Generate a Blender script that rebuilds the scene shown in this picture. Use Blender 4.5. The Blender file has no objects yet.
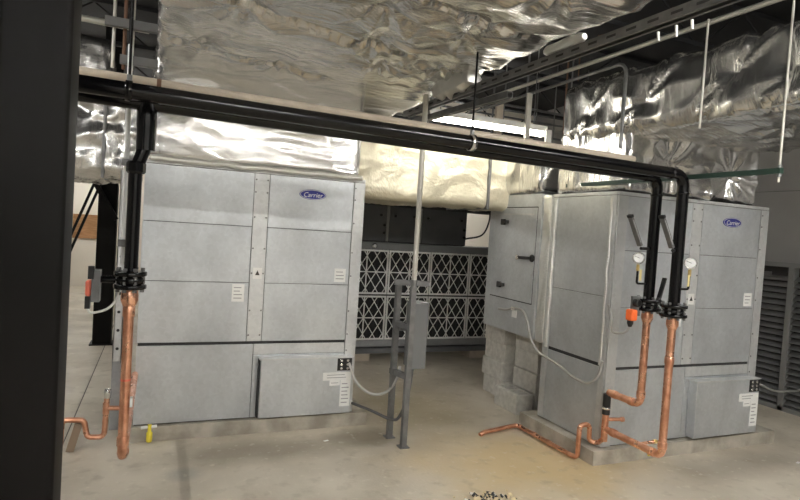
import bpy, bmesh, math, random
from mathutils import Vector, Matrix, noise
random.seed(7)
S = bpy.context.scene
C = S.collection
V = Vector
# ------------------------------------------------------------------ camera
F = 570.0; CAMH = 1.72
YAW = math.radians(22.9); PITCH = math.radians(2.0); ROLL = math.atan(.064)
fw = V((math.sin(YAW)*math.cos(PITCH), math.cos(YAW)*math.cos(PITCH), -math.sin(PITCH)))
r0 = V((math.cos(YAW), -math.sin(YAW), 0)); u0 = r0.cross(fw)
e1 = math.cos(ROLL)*r0 + math.sin(ROLL)*u0
e2 = -math.sin(ROLL)*r0 + math.cos(ROLL)*u0
CAM = V((0, 0, CAMH))
cd = bpy.data.cameras.new('camera'); cam = bpy.data.objects.new('camera', cd); C.objects.link(cam)
cd.sensor_width = 36; cd.lens = 36*F/800; cd.clip_start = .05; cd.clip_end = 100
m4 = Matrix((e1, e2, -fw)).transposed().to_4x4(); m4.translation = CAM
cam.matrix_world = m4
S.camera = cam
def at(x, y, X=None, Y=None, Z=None):
    """pixel of the photograph -> point on the plane X=, Y= or Z="""
    d = fw + (x-400)/F*e1 + (250-y)/F*e2
    t = X/d.x if X is not None else Y/d.y if Y is not None else (Z-CAMH)/d.z
    return CAM + t*d
# ------------------------------------------------------------------ world, exposure
w = bpy.data.worlds.new('world'); S.world = w; w.use_nodes = True
w.node_tree.nodes['Background'].inputs[0].default_value = (.9, .95, 1, 1)
w.node_tree.nodes['Background'].inputs[1].default_value = .02
S.view_settings.view_transform = 'Standard'; S.view_settings.look = 'None'
S.view_settings.gamma = 1; S.view_settings.use_curve_mapping = False
S.view_settings.exposure = 1.48
LAMP = 42.0            # emission of the lamp tubes
# ------------------------------------------------------------------ materials
def mat(name, col, rough=.5, metal=0., col2=None, scale=5., detail=4., lo=.35, hi=.65, stretch=(1, 1, 1),
        bump=0., bscale=40., bstretch=(1, 1, 1), bdist=.01, rvar=0., voro=False, emit=0., spec=.5, coat=0.):
    m = bpy.data.materials.new(name); m.use_nodes = True
    nt = m.node_tree; N = nt.nodes; L = nt.links
    b = N['Principled BSDF']
    b.inputs['Base Color'].default_value = (*col, 1); b.inputs['Roughness'].default_value = rough
    b.inputs['Metallic'].default_value = metal; b.inputs['Specular IOR Level'].default_value = spec
    b.inputs['Coat Weight'].default_value = coat
    if emit:
        b.inputs['Emission Color'].default_value = (*col, 1); b.inputs['Emission Strength'].default_value = emit
    if col2 or bump or rvar:
        g = N.new('ShaderNodeNewGeometry')
    if col2 or rvar:
        mp = N.new('ShaderNodeMapping'); mp.inputs['Scale'].default_value = stretch
        L.new(g.outputs['Position'], mp.inputs['Vector'])
        if voro:
            n = N.new('ShaderNodeTexVoronoi'); n.inputs['Scale'].default_value = scale; out = n.outputs['Color']
        else:
            n = N.new('ShaderNodeTexNoise'); n.inputs['Scale'].default_value = scale; n.inputs['Detail'].default_value = detail
            out = n.outputs['Fac']
        L.new(mp.outputs[0], n.inputs['Vector'])
        rp = N.new('ShaderNodeMapRange'); rp.inputs['From Min'].default_value = lo; rp.inputs['From Max'].default_value = hi
        L.new(out, rp.inputs['Value'])
        if col2:
            mx = N.new('ShaderNodeMix'); mx.data_type = 'RGBA'
            mx.inputs['A'].default_value = (*col, 1); mx.inputs['B'].default_value = (*col2, 1)
            L.new(rp.outputs[0], mx.inputs['Factor']); L.new(mx.outputs['Result'], b.inputs['Base Color'])
        if rvar:
            mr = N.new('ShaderNodeMath'); mr.operation = 'MULTIPLY_ADD'
            mr.inputs[1].default_value = rvar; mr.inputs[2].default_value = rough
            L.new(rp.outputs[0], mr.inputs[0]); L.new(mr.outputs[0], b.inputs['Roughness'])
    if bump:
        mp2 = N.new('ShaderNodeMapping'); mp2.inputs['Scale'].default_value = bstretch
        L.new(g.outputs['Position'], mp2.inputs['Vector'])
        n2 = N.new('ShaderNodeTexNoise'); n2.inputs['Scale'].default_value = bscale; n2.inputs['Detail'].default_value = 5
        L.new(mp2.outputs[0], n2.inputs['Vector'])
        bp = N.new('ShaderNodeBump'); bp.inputs['Strength'].default_value = bump; bp.inputs['Distance'].default_value = bdist
        L.new(n2.outputs['Fac'], bp.inputs['Height']); L.new(bp.outputs[0], b.inputs['Normal'])
    return m

def galv(name, c, metal=.45, rough=.42):
    """galvanised sheet: fine spangle plus long smudges"""
    m = mat(name, c, rough, metal, tuple(x*.80 for x in c), 3.2, 6, .35, .7, (1, 1, .6), .06, 9., (1, 1, 1), .02, rvar=.12)
    nt = m.node_tree; N = nt.nodes; L = nt.links; b = N['Principled BSDF']
    src = b.inputs['Base Color'].links[0].from_socket
    g = N['Geometry'] if 'Geometry' in N else N.new('ShaderNodeNewGeometry')
    v = N.new('ShaderNodeTexVoronoi'); v.inputs['Scale'].default_value = 42
    L.new(g.outputs['Position'], v.inputs['Vector'])
    bw = N.new('ShaderNodeRGBToBW'); L.new(v.outputs['Color'], bw.inputs[0])
    mr = N.new('ShaderNodeMapRange'); mr.inputs['To Min'].default_value = .93; mr.inputs['To Max'].default_value = 1.05
    L.new(bw.outputs[0], mr.inputs['Value'])
    mu = N.new('ShaderNodeMix'); mu.data_type = 'RGBA'; mu.blend_type = 'MULTIPLY'; mu.inputs['Factor'].default_value = 1
    L.new(src, mu.inputs['A']); L.new(mr.outputs[0], mu.inputs['B']); L.new(mu.outputs['Result'], b.inputs['Base Color'])
    return m

M = {}
M['galv'] = galv('galvanised_panel', (.625, .65, .67), .62, .36)
M['galv_post'] = galv('galvanised_post', (.69, .70, .70), .55, .38)
M['galv_dark'] = galv('galvanised_old', (.40, .41, .42), .5, .4)
M['gap'] = mat('seam_gasket', (.035, .035, .035), .8)
def foil_material(name, c, metal, rough, layers, warp=.25):
    """crinkled foil; layers = (noise scale, axis stretch, bump distance, type)"""
    m = mat(name, c, rough, metal)
    nt = m.node_tree; N = nt.nodes; L = nt.links; b = N['Principled BSDF']
    g = N.new('ShaderNodeNewGeometry'); prev = None
    wn = N.new('ShaderNodeTexNoise'); wn.inputs['Scale'].default_value = 1.6; wn.inputs['Detail'].default_value = 1
    L.new(g.outputs['Position'], wn.inputs['Vector'])
    wm = N.new('ShaderNodeVectorMath'); wm.operation = 'MULTIPLY_ADD'; wm.inputs[1].default_value = (warp*2,)*3
    L.new(wn.outputs['Color'], wm.inputs[0]); L.new(g.outputs['Position'], wm.inputs[2])
    for (sc, st, ds, typ) in layers:
        mp = N.new('ShaderNodeMapping'); mp.inputs['Scale'].default_value = st; mp.inputs['Rotation'].default_value = (.1, .12, .18)
        L.new(wm.outputs[0], mp.inputs['Vector'])
        n = N.new('ShaderNodeTexNoise'); n.noise_type = typ; n.inputs['Scale'].default_value = sc; n.inputs['Detail'].default_value = 3
        L.new(mp.outputs[0], n.inputs['Vector'])
        bp = N.new('ShaderNodeBump'); bp.inputs['Strength'].default_value = .9; bp.inputs['Distance'].default_value = ds
        L.new(n.outputs['Fac'], bp.inputs['Height'])
        if prev: L.new(prev, bp.inputs['Normal'])
        prev = bp.outputs[0]
    L.new(prev, b.inputs['Normal']); return m
M['foil'] = foil_material('foil_wrap', (.71, .705, .69), .94, .23, ((1.5, (.7, 9., 1.6), .016, 'FBM'), (3., (1.2, 14., 2.), .006, 'FBM')), .05)
M['foil_yellow'] = foil_material('foil_kraft_wrap', (.74, .69, .54), .5, .36, ((3., (1.5, 2, 2), .02, 'FBM'), (9., (1.5, 2, 2), .005, 'RIDGED_MULTIFRACTAL'), (50, (1, 1, 1), .003, 'FBM')))
M['foil_tape'] = mat('foil_tape', (.80, .80, .77), .3, .8, bump=.8, bscale=60., bdist=.008)
M['black'] = mat('black_gloss_paint', (.004, .004, .0045), .16, 0, spec=.35)
M['black_matt'] = mat('black_satin_paint', (.005, .0046, .0042), .5, 0, (.007, .0062, .0058), 2.5, 6, spec=.12)
M['black_plastic'] = mat('black_plastic', (.012, .012, .012), .4)
M['copper'] = mat('copper', (.86, .48, .33), .24, .95, (.60, .28, .17), 13., 5, .35, .65, rvar=.22)
M['brass'] = mat('brass', (.65, .48, .2), .35, .9)
M['chrome'] = mat('chrome', (.8, .8, .8), .2, 1)
M['concrete'] = mat('pad_concrete', (.50, .46, .39), .85, 0, (.30, .27, .22), 6., 8, bump=.4, bscale=30, bdist=.01)
M['block'] = mat('concrete_block', (.64, .62, .57), .95, 0, (.50, .48, .44), 20., 6, bump=.3, bscale=120, bdist=.003)
M['mortar'] = mat('joint_filler', (.10, .09, .08), .9); M['timber'] = mat('old_timber', (.26, .19, .13), .8)
M['ceil'] = mat('dark_deck', (.012, .012, .013), .8)
M['cream'] = mat('cream_wall_paint', (.80, .74, .64), .7, 0, (.74, .68, .58), 1.2, 3)
M['greywall'] = mat('grey_wall_paint', (.34, .33, .32), .7, 0, (.30, .29, .28), 1.5, 4)
M['wall'] = mat('pale_wall_paint', (.62, .60, .56), .8)
M['louver'] = mat('louver_grey_paint', (.16, .16, .158), .5, .2)
M['louver_post'] = mat('louver_post_paint', (.24, .24, .235), .5, .2)
M['darkdoor'] = mat('charcoal_panel', (.085, .087, .09), .5, .2, (.065, .067, .07), 3)
M['media'] = mat('filter_media', (.03, .03, .032), .9)
M['card'] = mat('filter_card', (.84, .84, .82), .8)
M['white'] = mat('white_paint', (.78, .78, .76), .5)
M['paper'] = mat('sticker_paper', (.85, .85, .83), .6)
M['print'] = mat('sticker_print', (.33, .33, .34), .6)
M['orange'] = mat('orange_plastic', (.95, .17, .04), .4)
M['redcap'] = mat('red_plastic', (.85, .20, .13), .4)
M['yellow'] = mat('yellow_plastic', (.85, .70, .05), .4)
M['tag'] = mat('yellow_tag', (.78, .66, .30), .6)
M['blue'] = mat('badge_blue', (.020, .025, .26), .3)
M['green'] = mat('green_paint', (.02, .05, .036), .5)
M['cream_pipe'] = mat('cream_pipe_jacket', (.66, .57, .46), .55, 0, (.55, .47, .38), 9, 4)
M['strut'] = mat('strut_zinc', (.22, .22, .22), .45, .5, (.16, .16, .16), 14, 4)
M['strut_light'] = mat('strut_light_zinc', (.62, .60, .54), .45, .4)
M['box_grey'] = mat('enclosure_grey', (.17, .175, .18), .5, .1)
M['flex'] = mat('grey_flex', (.42, .41, .39), .5, .2, bump=.3, bscale=200, bdist=.003)
M['flex_dark'] = mat('dark_flex', (.10, .10, .10), .5, .2)
M['rust'] = mat('rusty_rod', (.20, .11, .07), .7, .3)
M['ply'] = mat('plywood', (.42, .22, .10), .7, 0, (.30, .15, .06), 6, 4, stretch=(1, 1, 5))
M['lamp'] = mat('lamp_tube', (1, .985, .95), .5, emit=LAMP); M['lamp_dim'] = mat('aged_lamp_tube', (1, .96, .86), .5, emit=LAMP*.19)
M['lamp_body'] = mat('lamp_housing', (.80, .80, .76), .5)
M['debris_l'] = mat('debris_light', (.72, .60, .38), .8); M['debris_d'] = mat('debris_dark', (.03, .03, .03), .7)
M['debris_w'] = mat('debris_pale', (.75, .72, .66), .8)

def floor_material():
    m = bpy.data.materials.new('stained_concrete_floor'); m.use_nodes = True
    nt = m.node_tree; N = nt.nodes; L = nt.links; b = N['Principled BSDF']
    g = N.new('ShaderNodeNewGeometry')
    def nz(scale, det, lo, hi, dist=0.):
        n = N.new('ShaderNodeTexNoise'); n.inputs['Scale'].default_value = scale; n.inputs['Detail'].default_value = det
        n.inputs['Distortion'].default_value = dist
        L.new(g.outputs['Position'], n.inputs['Vector'])
        r = N.new('ShaderNodeMapRange'); r.inputs['From Min'].default_value = lo; r.inputs['From Max'].default_value = hi
        L.new(n.outputs['Fac'], r.inputs['Value']); return r.outputs[0]
    def blob(x, y, rx, ry, soft=1.):
        mp = N.new('ShaderNodeMapping'); mp.vector_type = 'TEXTURE'
        mp.inputs['Location'].default_value = (x, y, 0); mp.inputs['Scale'].default_value = (rx, ry, 1)
        L.new(g.outputs['Position'], mp.inputs['Vector'])
        ln = N.new('ShaderNodeVectorMath'); ln.operation = 'LENGTH'; L.new(mp.outputs[0], ln.inputs[0])
        n = N.new('ShaderNodeTexNoise'); n.inputs['Scale'].default_value = 2.2; n.inputs['Detail'].default_value = 5
        L.new(g.outputs['Position'], n.inputs['Vector'])
        ad = N.new('ShaderNodeMath'); ad.operation = 'MULTIPLY_ADD'; ad.inputs[1].default_value = .9
        L.new(n.outputs['Fac'], ad.inputs[0]); L.new(ln.outputs['Value'], ad.inputs[2])
        r = N.new('ShaderNodeMapRange'); r.inputs['From Min'].default_value = 1.45; r.inputs['From Max'].default_value = 1.45-.7*soft
        L.new(ad.outputs[0], r.inputs['Value']); return r.outputs[0]
    def mix(a, bcol, f, k=1.):
        mx = N.new('ShaderNodeMix'); mx.data_type = 'RGBA'
        if isinstance(a, tuple): mx.inputs['A'].default_value = (*a, 1)
        else: L.new(a, mx.inputs['A'])
        mx.inputs['B'].default_value = (*bcol, 1)
        if k != 1.:
            mu = N.new('ShaderNodeMath'); mu.operation = 'MULTIPLY'; mu.inputs[1].default_value = k
            L.new(f, mu.inputs[0]); f = mu.outputs[0]
        L.new(f, mx.inputs['Factor']); return mx.outputs['Result']
    c = mix((.60, .545, .45), (.45, .40, .32), nz(1.3, 8, .38, .64, .5))
    c = mix(c, (.58, .44, .235), blob(2.7, 3.55, 1.3, .9), .85)          # rusty water stain
    c = mix(c, (.33, .27, .165), blob(2.35, 4.9, .8, 1.1), .7)
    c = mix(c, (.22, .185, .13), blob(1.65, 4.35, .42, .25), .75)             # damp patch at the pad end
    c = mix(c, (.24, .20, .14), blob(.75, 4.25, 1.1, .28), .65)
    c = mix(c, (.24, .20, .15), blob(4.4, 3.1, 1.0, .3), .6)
    c = mix(c, (.25, .24, .22), blob(.22, 3.98, .16, .14), .5)  # small grey patch, a shadow painted into the floor colour
    c = mix(c, (.28, .235, .17), nz(7.5, 8, .56, .72), .42)
    c = mix(c, (.74, .69, .58), nz(16, 6, .60, .76), .5)
    L.new(c, b.inputs['Base Color'])
    rr = N.new('ShaderNodeMapRange'); rr.inputs['To Min'].default_value = .42; rr.inputs['To Max'].default_value = .75
    L.new(nz(2.4, 6, .3, .7), rr.inputs['Value']); L.new(rr.outputs[0], b.inputs['Roughness'])
    bp = N.new('ShaderNodeBump'); bp.inputs['Strength'].default_value = .18; bp.inputs['Distance'].default_value = .006
    L.new(nz(45, 6, .2, .8), bp.inputs['Height']); L.new(bp.outputs[0], b.inputs['Normal'])
    return m
M['floor'] = floor_material()
# ------------------------------------------------------------------ builders
WL = {}          # world location of each object (nothing here is rotated)
def wloc(o): return WL[o.name] if o else V((0, 0, 0))
def thing(name, loc, label, cat, group=None):
    o = bpy.data.objects.new(name, None); C.objects.link(o); o.empty_display_size = .1
    o.location = loc; WL[o.name] = V(loc); tag(o, label, cat, group); return o
def tag(o, label, cat, group=None):
    o['label'] = label; o['category'] = cat
    if group: o['group'] = group
    return o
def place(name, me, loc, parent=None):
    o = bpy.data.objects.new(name, me); C.objects.link(o)
    WL[o.name] = V(loc); o.location = V(loc) - wloc(parent)
    if parent: o.parent = parent
    return o
class MB:
    def __init__(s): s.v = []; s.f = []; s.sm = []
    def add(s, vs, fs, smooth=False):
        n = len(s.v); s.v += [V(p) for p in vs]; s.f += [tuple(i+n for i in f) for f in fs]; s.sm += [smooth]*len(fs); return s
    def box(s, x0, x1, y0, y1, z0, z1, bev=0.):
        if bev <= 0:
            s.add([(x, y, z) for z in (z0, z1) for y in (y0, y1) for x in (x0, x1)],
                  [(0, 2, 3, 1), (4, 5, 7, 6), (0, 1, 5, 4), (2, 6, 7, 3), (0, 4, 6, 2), (1, 3, 7, 5)])
        else:
            bm = bmesh.new(); bmesh.ops.create_cube(bm, size=1)
            bmesh.ops.scale(bm, vec=(x1-x0, y1-y0, z1-z0), verts=bm.verts)
            bmesh.ops.translate(bm, vec=((x0+x1)/2, (y0+y1)/2, (z0+z1)/2), verts=bm.verts)
            bmesh.ops.bevel(bm, geom=bm.edges[:], offset=bev, segments=2, affect='EDGES', profile=.5)
            bm.verts.index_update()
            s.add([v.co.copy() for v in bm.verts], [[v.index for v in f.verts] for f in bm.faces]); bm.free()
        return s
    def obox(s, c, ax, ay, az, hx, hy, hz):
        """box with half sizes along arbitrary axes"""
        c = V(c); ax, ay, az = V(ax).normalized(), V(ay).normalized(), V(az).normalized()
        s.add([c + ax*hx*i + ay*hy*j + az*hz*k for k in (-1, 1) for j in (-1, 1) for i in (-1, 1)],
              [(0, 2, 3, 1), (4, 5, 7, 6), (0, 1, 5, 4), (2, 6, 7, 3), (0, 4, 6, 2), (1, 3, 7, 5)]); return s
    def bar(s, p, q, wd, h=None, up=(0, 0, 1)):
        p, q = V(p), V(q); d = (q-p).normalized(); u = V(up)
        if abs(d.dot(u)) > .95: u = V((0, 1, 0))
        a = d.cross(u).normalized(); b = a.cross(d)
        return s.obox((p+q)/2, d, a, b, (q-p).length/2, wd/2, (h or wd)/2)
    def lathe(s, p, axis, prof, n=16, smooth=True):
        """profile [(distance along axis, radius)], closed with caps"""
        p = V(p); a = V(axis).normalized(); u = a.orthogonal().normalized(); w_ = a.cross(u)
        vs = []; fs = []
        for d, r in prof:
            for i in range(n):
                t = 2*math.pi*i/n; vs.append(p + a*d + (u*math.cos(t) + w_*math.sin(t))*r)
        for k in range(len(prof)-1):
            for i in range(n):
                j = (i+1) % n; fs.append((k*n+i, k*n+j, (k+1)*n+j, (k+1)*n+i))
        s.add(vs, fs, smooth)
        m = len(prof)-1
        s.add(vs[:n], [tuple(reversed(range(n)))]); s.add(vs[m*n:], [tuple(range(n))]); return s
    def cyl(s, p, q, r, n=16): p, q = V(p), V(q); return s.lathe(p, q-p, [(0, r), ((q-p).length, r)], n)
    def tube(s, pts, r, n=12, fillet=0., seg=6, cap=True):
        pts = [V(p) for p in pts]
        if fillet: pts = fil(pts, fillet, seg)
        t = [(pts[min(i+1, len(pts)-1)] - pts[max(i-1, 0)]).normalized() for i in range(len(pts))]
        u = t[0].orthogonal().normalized(); vs = []
        for i, p in enumerate(pts):
            u = (u - t[i]*u.dot(t[i])).normalized(); w_ = t[i].cross(u)
            for k in range(n):
                a = 2*math.pi*k/n; vs.append(p + (u*math.cos(a) + w_*math.sin(a))*r)
        fs = [(i*n+k, i*n+(k+1) % n, (i+1)*n+(k+1) % n, (i+1)*n+k) for i in range(len(pts)-1) for k in range(n)]
        s.add(vs, fs, True)
        if cap:
            s.add(vs[:n], [tuple(reversed(range(n)))]); s.add(vs[-n:], [tuple(range(n))])
        return s
    def mesh(s, name, m, origin):
        me = bpy.data.meshes.new(name); me.from_pydata([tuple(p-origin) for p in s.v], [], s.f)
        me.polygons.foreach_set('use_smooth', s.sm); me.materials.append(M[m] if isinstance(m, str) else m); me.update(); return me
    def build(s, name, m, parent=None, base=False):
        lo = V([min(p[i] for p in s.v) for i in range(3)]); hi = V([max(p[i] for p in s.v) for i in range(3)])
        c = (lo+hi)/2
        if base: c.z = lo.z
        return place(name, s.mesh(name, m, c), c, parent)
def fil(pts, r, seg=6):
    out = [pts[0]]
    for i in range(1, len(pts)-1):
        a, b, c = pts[i-1], pts[i], pts[i+1]; d1 = (a-b); d2 = (c-b)
        ang = d1.angle(d2); 
        if ang > 3.1: out.append(b); continue
        k = min(r/math.tan(ang/2), d1.length*.49, d2.length*.49); d1.normalize(); d2.normalize()
        p, q = b+d1*k, b+d2*k; bis = (d1+d2).normalized(); rr = k*math.tan(ang/2); o = b + bis*(rr/math.sin(ang/2))
        u = (p-o).normalized(); w_ = (q-o); w_ = (w_-u*w_.dot(u)).normalized(); sw = math.pi-ang
        for j in range(seg+1):
            t = sw*j/seg; out.append(o + (u*math.cos(t) + w_*math.sin(t))*rr)
    out.append(pts[-1]); return out
def spline(pts, n=8):
    pts = [V(p) for p in pts]; P = [pts[0]*2-pts[1]] + pts + [pts[-1]*2-pts[-2]]; out = []
    for i in range(1, len(P)-2):
        a, b, c, d = P[i-1:i+3]
        for k in range(n):
            t = k/n; out.append(.5*((2*b) + (c-a)*t + (2*a-5*b+4*c-d)*t*t + (3*b-a-3*c+d)*t**3))
    out.append(pts[-1]); return out
def struct(o): o['kind'] = 'structure'; return o

def foil_box(x0, x1, y0, y1, z0, z1, res=.03, rad=.05, amp=.022, fold=(1.2, 7., 7.), seed=0., pins=(), creases=(), skip=(), crumple=.05):
    """a wrapped duct: rounded box whose skin is pushed in and out by folds, crumples, puckers at the pins and creases"""
    lo = V((x0, y0, z0)); hi = V((x1, y1, z1)); il = lo + V((rad,)*3); ih = hi - V((rad,)*3)
    mb = MB(); s_ = V((seed, seed*.7, seed*1.3))
    def ridge(v): return (1-min(1, abs(noise.noise(v))*2.2))**2
    def warp(p):
        c = V([min(max(p[i], il[i]), ih[i]) for i in range(3)]); n = p-c
        if n.length < 1e-9: return p
        n.normalize(); q = c + n*rad
        f = q + V(noise.noise_vector(q*.8 + s_))*.22
        m_ = min(1, max(0, .5+1.1*noise.noise(q*1.3 - s_)))
        a = ridge(V((f.x*fold[0], f.y*fold[1], f.z*fold[2])) + s_)
        b = ridge(V((f.x*fold[0]*1.6, f.y*fold[1]*2.4, f.z*fold[2]*2.4)) - s_)
        e = ridge(V((f.x*fold[0]*2.2, f.y*fold[1]*5.0, f.z*fold[2]*5.0)) - s_*3)
        cc = noise.noise(q*1.0 + s_*2)
        vd = noise.voronoi(f*6.5 + s_)[0]; d = vd[1]-vd[0]
        h = amp*(.9*a + .45*b*m_ + .10*e*(1-m_) + 1.0*cc + crumple*(.4-d))
        for (px, py, pz, k) in pins:
            r_ = q - V((px, py, pz)); dd = r_.length
            if dd < .9:
                th = math.atan2(r_.y + r_.z, r_.x + .35*r_.z)
                st_ = 1-abs(math.sin(k*th*.5 + 1.5*noise.noise(q*3)))*2
                h += -.05*math.exp(-dd/.09) + .022*math.exp(-(dd/.42)**2)*(dd/(dd+.07))*st_
        if n.z < -.5:
            for (ax, ay, bx, by, dep, step) in creases:
                ux, uy = bx-ax, by-ay; L = math.hypot(ux, uy); ux /= L; uy /= L
                tt = (q.x-ax)*ux + (q.y-ay)*uy; ss_ = -(q.x-ax)*uy + (q.y-ay)*ux + .05*noise.noise(V((tt*3, seed, 1)))
                k = max(0, min(1, tt/.25+.5))*max(0, min(1, (L-tt)/.25+.5))
                h += k*(-dep*math.exp(-(ss_/.06)**2) + (step*math.exp(-ss_/.35) if ss_ > 0 else 0))
        return q + n*h
    def face(o, u, v_, lu, lv):
        nu = max(2, int(lu/res)); nv = max(2, int(lv/res))
        vs = [warp(o + u*(lu*i/nu) + v_*(lv*j/nv)) for j in range(nv+1) for i in range(nu+1)]
        fs = [(j*(nu+1)+i, j*(nu+1)+i+1, (j+1)*(nu+1)+i+1, (j+1)*(nu+1)+i) for j in range(nv) for i in range(nu)]
        mb.add(vs, fs, True)
    X, Y, Z = V((1, 0, 0)), V((0, 1, 0)), V((0, 0, 1)); dx, dy, dz = hi-lo
    if '-z' not in skip: face(lo, Y, X, dy, dx)
    if '+z' not in skip: face(V((x0, y0, z1)), X, Y, dx, dy)
    if '-y' not in skip: face(lo, X, Z, dx, dz)
    if '+y' not in skip: face(V((x0, y1, z0)), Z, X, dz, dx)
    if '-x' not in skip: face(lo, Z, Y, dz, dy)
    if '+x' not in skip: face(V((x1, y0, z0)), Y, Z, dy, dz)
    return mb
def weld(o, d=.0008):
    bm = bmesh.new(); bm.from_mesh(o.data); bmesh.ops.remove_doubles(bm, verts=bm.verts, dist=d); bm.to_mesh(o.data); bm.free(); return o
# ------------------------------------------------------------------ the setting
fl = struct(MB().box(-7.01, 9.01, -6.01, 14.6, -.12, -.006).build('floor', 'mortar'))
jx = [-7, -.585, 9]; jy = [-6, 2.35, 8.75, 14.58]
jx = [-7, -3.9, -.585, 9]
for i in range(len(jx)-1):
    for j in range(len(jy)-1):
        if i == 2:
            x0, x1, y0, y1 = jx[i]+.005, jx[i+1], jy[j], jy[j+1]
            if j > 0: continue
            y0, y1 = jy[0], jy[-1]
        else:
            x0, x1, y0, y1 = jx[i]+.005, jx[i+1]-.005, jy[j]+.004, jy[j+1]-.004
        MB().box(x0, x1, y0, y1, -.05, 0).build('slab', 'floor', fl)
struct(MB().box(-7.2, 9.2, -6.2, 14.8, 4.1, 4.25).build('ceiling', 'ceil'))
struct(MB().box(-7.2, 9.2, 14.6, 14.8, -.12, 4.1).build('wall_back', 'cream'))
struct(MB().box(-7.2, -7.0, -6.2, 14.6, -.12, 4.1).build('wall_left', 'wall'))
struct(MB().box(-7.0, 9.2, -6.2, -6.0, -.12, 4.1).build('wall_front', 'wall'))
wr = struct(MB().box(6.52, 6.72, -6.0, 14.6, -.12, 4.1).build('wall_right', 'gap'))
for (za, zb) in ((.0, 1.22), (1.226, 2.437), (2.443, 3.66), (3.666, 4.1)):
    for k in range(5):
        MB().box(6.50, 6.521, 1.0+k*2.44, 1.0+k*2.44+2.434, za, zb).build('wall_panel', 'greywall', wr)
struct(MB().box(1.9, 6.5, 9.2, 9.35, 0, 4.095).build('wall_rear', 'cream'))
# ceiling joists: open-web bar joists running across
for k, yy in enumerate((2.65, 4.0, 5.7, 7.4, 9.1)):
    j = thing('bar_joist', (3.0, yy, 3.6), 'black open web steel joist under the dark roof deck, above the ducts', 'joist', 'roof joists')
    MB().box(-6.9, 6.45, yy-.05, yy+.05, 4.055, 4.095).build('top_chord', 'ceil', j)
    MB().box(-6.9, 6.45, yy-.05, yy+.05, 3.62, 3.66).build('bottom_chord', 'ceil', j)
    for q in range(22):
        xa = -6.8 + q*.6; z0, z1 = (3.64, 4.07) if q % 2 else (4.07, 3.64)
        MB().tube([(xa, yy, z0), (xa+.6, yy, z1)], .011, 6).build('web_bar', 'ceil', j)
# ------------------------------------------------------------------ air handling units
def text_mesh(body, size, shear=.25):
    cu = bpy.data.curves.new('t', 'FONT'); cu.body = body; cu.size = size; cu.shear = shear
    cu.align_x = 'CENTER'; cu.align_y = 'CENTER'; cu.extrude = .0012
    o = bpy.data.objects.new('t', cu); C.objects.link(o)
    dg = bpy.context.evaluated_depsgraph_get(); me = bpy.data.meshes.new_from_object(o.evaluated_get(dg))
    bpy.data.objects.remove(o); bpy.data.curves.remove(cu); return me
TXT = text_mesh('Carrier', .054); TXT.transform(Matrix.Rotation(math.pi/2, 4, 'X')); TXT.materials.clear(); TXT.materials.append(M['paper'])
def badge(u, x, y, z):
    b = MB(); n = 32; b_ = []
    for k, dy in ((1., 0), (1., -.006), (.94, -.0075)):
        b_ += [(x+.112*k*math.cos(2*math.pi*i/n), y+dy, z+.042*k*math.sin(2*math.pi*i/n)) for i in range(n)]
    fs = [(k*n+i, k*n+(i+1) % n, (k+1)*n+(i+1) % n, (k+1)*n+i) for k in range(2) for i in range(n)] + [tuple(range(2*n, 3*n))]
    b.add(b_, fs); o = b.build('badge', 'blue', u); o['label'] = 'blue oval badge with white script'
    rim = MB(); pts = [(x+.105*math.cos(2*math.pi*i/n), y-.0065, z+.037*math.sin(2*math.pi*i/n)) for i in range(n+1)]
    rim.tube(pts, .0022, 5, cap=False).build('badge_rim', 'paper', o)
    place('badge_lettering', TXT, (x, y-.0075, z-.004), o)
def sticker(u, x0, x1, z0, z1, y, lines=3, name='sticker'):
    st = MB().box(x0, x1, y-.0015, y, z0, z1).build(name, 'paper', u)
    h = (z1-z0)/(lines+1)
    for k in range(lines):
        zz = z1 - h*(k+1)
        MB().box(x0+(x1-x0)*.14, x1-(x1-x0)*random.uniform(.14, .4), y-.0022, y-.0015, zz-h*.13, zz+h*.13).build('printed_line', 'print', st)
def screw(mb, x, y, z, d=(0, -1, 0), r=.007): mb.lathe((x, y, z), d, [(0, r), (.004, r*.8), (.006, r*.3)], 8)
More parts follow.
